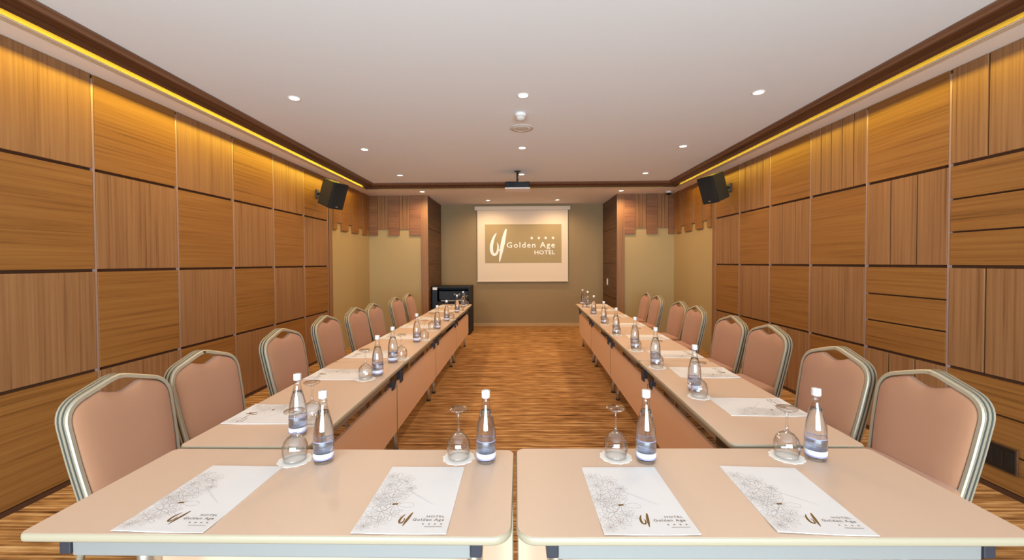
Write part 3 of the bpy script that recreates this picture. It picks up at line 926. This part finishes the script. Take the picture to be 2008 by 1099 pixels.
# ------------------------------------------------------------------ folders with printed cover
FW, FH, FT = 0.265, 0.378, 0.0022
def make_folder():
    """local: origin at the centre on the table, top edge towards +y"""
    t = empty('paper_folder')
    def bend(x, y):
        u, v = x / FW + 0.5, y / FH + 0.5
        return 0.0035 * max(0, 0.22 - v) / 0.22 * (0.4 + 0.6 * math.cos(u * 2.6) ** 2)
    def lift(mb, dz):
        mb.v = [(x, y, FT + bend(x, y) + dz) for x, y, z in mb.v]
    mb = MB(); nx, ny = 10, 14
    for lay in (0, 1):
        for j in range(ny + 1):
            for i in range(nx + 1):
                x, y = (i / nx - 0.5) * FW, (j / ny - 0.5) * FH
                mb.v.append((x, y, (FT if lay else 0.0) + bend(x, y)))
    off = (nx + 1) * (ny + 1)
    for lay in (0, 1):
        for j in range(ny):
            for i in range(nx):
                a = lay * off + j * (nx + 1) + i
                mb.face([a, a + 1, a + nx + 2, a + nx + 1], 0, False)
    edge = [i for i in range(nx + 1)] + [j * (nx + 1) + nx for j in range(1, ny + 1)] + [ny * (nx + 1) + i for i in range(nx - 1, -1, -1)] + [j * (nx + 1) for j in range(ny - 1, 0, -1)]
    for i in range(len(edge)):
        a, b = edge[i], edge[(i + 1) % len(edge)]
        mb.face([a, b, off + b, off + a])
    mb.build('cover', 'paper', t)
    P = lambda u, v: ((u - 0.5) * FW, (0.5 - v) * FH)      # v measured from the top edge
    rnd = random.Random(4)
    fl_ = MB()
    spots = [(0.20, 0.24, 0.045), (0.11, 0.33, 0.035), (0.30, 0.27, 0.03), (0.24, 0.40, 0.05), (0.12, 0.47, 0.045), (0.33, 0.47, 0.035), (0.22, 0.57, 0.045), (0.31, 0.63, 0.06),
             (0.13, 0.63, 0.04), (0.20, 0.73, 0.045), (0.32, 0.76, 0.035), (0.11, 0.80, 0.035), (0.22, 0.86, 0.03), (0.09, 0.92, 0.022), (0.08, 0.18, 0.025), (0.06, 0.55, 0.03), (0.40, 0.38, 0.02)]
    for u, v, r in spots:
        cx_, cy_ = P(u, v); npet = rnd.choice((5, 6, 7)); a0 = rnd.random() * 6
        for q in range(npet):
            a = a0 + 2 * math.pi * q / npet
            pts = []
            for s_ in range(7):
                tt = s_ / 6
                rr = r * math.sin(math.pi * tt) ** 0.6 if 0 < tt < 1 else r * 0.12
                aa = a + (tt - 0.5) * 2 * math.pi / npet * 0.85
                x_, y_ = cx_ + rr * math.cos(aa), cy_ + rr * math.sin(aa)
                x_ = max(-FW / 2 + 0.003, x_)
                pts.append((x_, y_))
            stroke(fl_, pts, [0.0008] * 7, 0, 0, 1)
        stroke(fl_, [(cx_ - 0.002, cy_), (cx_ + 0.002, cy_)], [0.004, 0.004], 0, 0, 1)
    lift(fl_, 0.0004)
    fl_.build('floral_print', 'print_grey', t)
    ln_ = MB(); stroke(ln_, [P(0.37, 0.40), P(0.55, 0.51), P(0.76, 0.63)], [0.002, 0.007, 0.002], 0, 0, 4); lift(ln_, 0.0003)
    ln_.build('pale_line', 'print_line', t)
    dot = MB(); cx_, cy_ = P(0.31, 0.63)
    stroke(dot, [(cx_ - 0.008, cy_), (cx_ + 0.008, cy_ + 0.003)], [0.009, 0.007], 0, 0, 1); lift(dot, 0.0006)
    dot.build('gold_dot', 'print_gold', t)
    lg = MB()
    def E_(cx, cy):      # emblem: same brush shape as on the screen, scaled down
        return ((cx - 385) * 0.000195 + P(0.50, 0)[0], (505 - cy) * 0.00021 + P(0, 0.825)[1])
    sc_ = 0.09
    stroke(lg, [E_(*q) for q in ((366, 388), (340, 430), (318, 500), (318, 560), (335, 592), (362, 588), (378, 555), (382, 510), (372, 480))],
           [w * sc_ for w in (0.012, 0.05, 0.075, 0.075, 0.06, 0.06, 0.045, 0.035, 0.008)])
    stroke(lg, [E_(*q) for q in ((462, 350), (446, 410), (430, 480), (414, 560), (395, 662))], [w * sc_ for w in (0.035, 0.075, 0.095, 0.08, 0.02)])
    lift(lg, 0.0005)
    lg.build('emblem', 'print_gold', t)
    for body, u0, u1, v0, v1, m_ in (('HOTEL', 0.73, 0.93, 0.775, 0.80, 'print_dark'), ('Golden Age', 0.59, 0.935, 0.815, 0.855, 'print_dark')):
        me = text_mesh('lettering', body, m_, (u1 - u0) * FW, (v1 - v0) * FH, 0.015, 1.15)
        x_, y_ = P(u0, v1)
        for v in me.vertices:
            v.co = (v.co.x + x_, v.co.y + y_, FT + bend(v.co.x + x_, v.co.y + y_) + 0.0005)
        link(bpy.data.objects.new('lettering', me), t)
    stars = MB()
    for q in range(4):
        x_, y_ = P(0.72 + 0.065 * q, 0.885)
        b0 = len(stars.v)
        stars.v.append((x_, y_, 0))
        for s_ in range(10):
            rr = 0.0042 * (1 if s_ % 2 == 0 else 0.42)
            stars.v.append((x_ + rr * math.sin(s_ * math.pi / 5), y_ + rr * math.cos(s_ * math.pi / 5), 0))
        for s_ in range(10):
            stars.face([b0, b0 + 1 + s_, b0 + 1 + (s_ + 1) % 10])
    stroke(stars, [P(0.74, 0.918), P(0.935, 0.918)], [0.0018, 0.0018], 0, 0, 1)
    lift(stars, 0.0005)
    stars.build('stars_print', 'print_dark', t)
    return t
fo0 = make_folder()
used = False
def place_folder(x, y, rz, label, grp):
    global used
    o = fo0 if not used else copy_tree(fo0); used = True
    o.location = (x, y, TABLE_Z + 0.0002); o.rotation_euler.z = rz
    tag(o, label, 'folder', grp)
place_folder(-1.013, 1.312, math.radians(-1), 'white printed folder on the near left table, the left one', 'folders on the near tables')
place_folder(-0.339, 1.312, math.radians(0), 'white printed folder on the near left table, the right one', 'folders on the near tables')
place_folder(0.357, 1.316, math.radians(1), 'white printed folder on the near right table, the left one', 'folders on the near tables')
place_folder(0.849, 1.324, math.radians(-3), 'white printed folder on the near right table, the right one', 'folders on the near tables')
PL = [2.035, 2.77, 3.385, 4.20, 4.90, 5.60, 6.45, 7.18]
PR = [2.15, 2.82, 3.38, 4.15, 4.98, 5.80, 6.50, 7.22]
for k in range(8):
    x, y = left_row(0.345, PL[k])
    place_folder(x, y, -math.pi / 2 + math.radians(random.uniform(-2, 2)), 'white printed folder on the left table row, %s from the front' % ORD[k], 'folders on the left row')
    x, y = right_row(0.345, PR[k])
    place_folder(x, y, math.pi / 2 - ROW_A + math.radians(random.uniform(-2, 2)), 'white printed folder on the right table row, %s from the front' % ORD[k], 'folders on the right row')

# ------------------------------------------------------------------ bottles, goblets, coasters
def make_bottle():
    t = empty('water_bottle')
    R = 0.0365
    outer = [(0.0, 0.004), (R * 0.80, 0.003), (R * 0.92, 0.0), (R, 0.007), (R, 0.095), (R * 0.985, 0.115), (R * 0.90, 0.140), (R * 0.72, 0.170), (R * 0.52, 0.197), (R * 0.40, 0.216),
             (0.0135, 0.226), (0.0155, 0.229), (0.0155, 0.233), (0.0132, 0.236), (0.0130, 0.256), (0.0, 0.257)]
    MB().lathe(outer, 28).build('glass_body', 'bottle_glass', t)
    w = 0.0022
    inner = [(0.0, 0.0075)] + [(r - w, z + (0.005 if z < 0.02 else 0)) for r, z in outer[2:10]]
    inner = [(0.0, 0.0085), (R * 0.85, 0.0085), (R - w, 0.014), (R - w, 0.095), (R * 0.985 - w, 0.115), (R * 0.90 - w, 0.140), (R * 0.72 - w, 0.170), (R * 0.55 - w, 0.193), (0.0, 0.193)]
    MB().lathe(inner, 28).build('water', 'water', t)
    MB().lathe([(0.0152, 0.242), (0.0160, 0.244), (0.0160, 0.266), (0.0150, 0.2695), (0.0, 0.270)], 20).build('cap', 'cap_silver', t)
    MB().lathe([(R + 0.0004, 0.040), (R + 0.0007, 0.0405), (R + 0.0007, 0.0855), (R + 0.0004, 0.086)], 28, close=True).build('label', 'label_purple', t)
    MB().lathe([(R + 0.0005, 0.022), (R + 0.0009, 0.0222), (R + 0.0009, 0.0395), (R + 0.0005, 0.040)], 28, close=True).build('label_band', 'label_white', t)
    MB().lathe([(R + 0.0005, 0.0165), (R + 0.001, 0.0167), (R + 0.001, 0.0218), (R + 0.0005, 0.022)], 28, close=True).build('label_line', 'label_blue', t)
    MB().lathe([(R + 0.0005, 0.083), (R + 0.001, 0.0832), (R + 0.001, 0.0858), (R + 0.0005, 0.086)], 28, close=True).build('label_line', 'label_blue', t)
    return t
def make_goblet():
    """upside-down stemmed glass standing on its rim"""
    t = empty('stemmed_glass')
    bowl = [(0.0385, 0.0), (0.0425, 0.016), (0.0455, 0.036), (0.0445, 0.056), (0.038, 0.074), (0.026, 0.088), (0.013, 0.096), (0.0065, 0.103)]
    inn = [(r - 0.0015, z) for r, z in bowl[:6]] + [(0.010, 0.092), (0.0, 0.094)]
    MB().lathe(bowl[::-1] + inn, 28).build('bowl', 'glass', t)
    MB().lathe([(0.0, 0.095), (0.0075, 0.100), (0.0065, 0.112), (0.0045, 0.130), (0.0042, 0.150), (0.0055, 0.165), (0.010, 0.172), (0.0, 0.176)], 16).build('stem', 'glass', t)
    MB().lathe([(0.0, 0.171), (0.012, 0.172), (0.026, 0.179), (0.0365, 0.1855), (0.0375, 0.1885), (0.036, 0.190), (0.015, 0.187), (0.0, 0.186)], 28).build('foot', 'glass', t)
    return t
def make_coaster():
    n = 36; mb = MB()
    poly = [((0.060 + 0.002 * math.cos(12 * 2 * math.pi * i / 72)) * math.cos(2 * math.pi * i / 72), (0.060 + 0.002 * math.cos(12 * 2 * math.pi * i / 72)) * math.sin(2 * math.pi * i / 72)) for i in range(72)]
    mb.prism(poly, 'z', 0.0, 0.0016)
    return mb.build('paper_coaster', 'coaster')
b0, g0, c0 = make_bottle(), make_goblet(), make_coaster()
fl_b = fl_g = False
def place_set(b, g, where, grp):
    global fl_b, fl_g
    o = b0 if not fl_b else copy_tree(b0); fl_b = True
    o.location = (b[0], b[1], TABLE_Z); o.rotation_euler.z = random.random() * 6
    tag(o, 'clear glass water bottle with silver cap, ' + where, 'bottle', 'water bottles ' + grp)
    o = g0 if not fl_g else copy_tree(g0)
    o.location = (g[0], g[1], TABLE_Z + 0.0016)
    tag(o, 'upside-down stemmed glass, ' + where, 'glass', 'stemmed glasses ' + grp)
    o = c0 if not fl_g else copy_tree(c0); fl_g = True
    o.location = (g[0], g[1], TABLE_Z); o.rotation_euler.z = random.random() * 6
    tag(o, 'round white paper coaster under a glass, ' + where, 'coaster', 'paper coasters ' + grp)
place_set((-0.747, 1.545), (-0.862, 1.553), 'left end of the near left table', 'on the near tables')
place_set((-0.131, 1.553), (-0.239, 1.578), 'right end of the near left table', 'on the near tables')
place_set((0.472, 1.560), (0.366, 1.592), 'left half of the near right table', 'on the near tables')
place_set((1.120, 1.584), (1.020, 1.598), 'right half of the near right table', 'on the near tables')
BL = [(-0.975, 1.785), (-0.955, 2.745), (-0.965, 3.11), (-0.985, 3.92), (-0.945, 4.70), (-0.95, 5.33), (-0.955, 6.25), (-0.965, 7.0)]
GL = [(-0.985, 1.93), (-1.005, 2.66), (-0.935, 3.23), (-0.94, 4.03), (-0.985, 4.60), (-0.91, 5.43), (-0.915, 6.36), (-0.925, 7.10)]
BR = [(1.01, 2.415), (0.995, 3.065), (1.004, 3.645), (1.012, 4.39), (1.030, 5.13), (1.07, 6.04), (1.125, 6.92), (1.115, 7.42)]
GR = [(0.993, 2.312), (0.972, 2.955), (0.982, 3.525), (0.990, 4.27), (1.020, 5.0), (1.045, 5.92), (1.06, 6.80), (1.235, 7.38)]
for k in range(8):
    place_set(BL[k], GL[k], '%s from the front on the left table row' % ORD[k], 'on the left row')
    place_set(BR[k], GR[k], '%s from the front on the right table row' % ORD[k], 'on the right row')
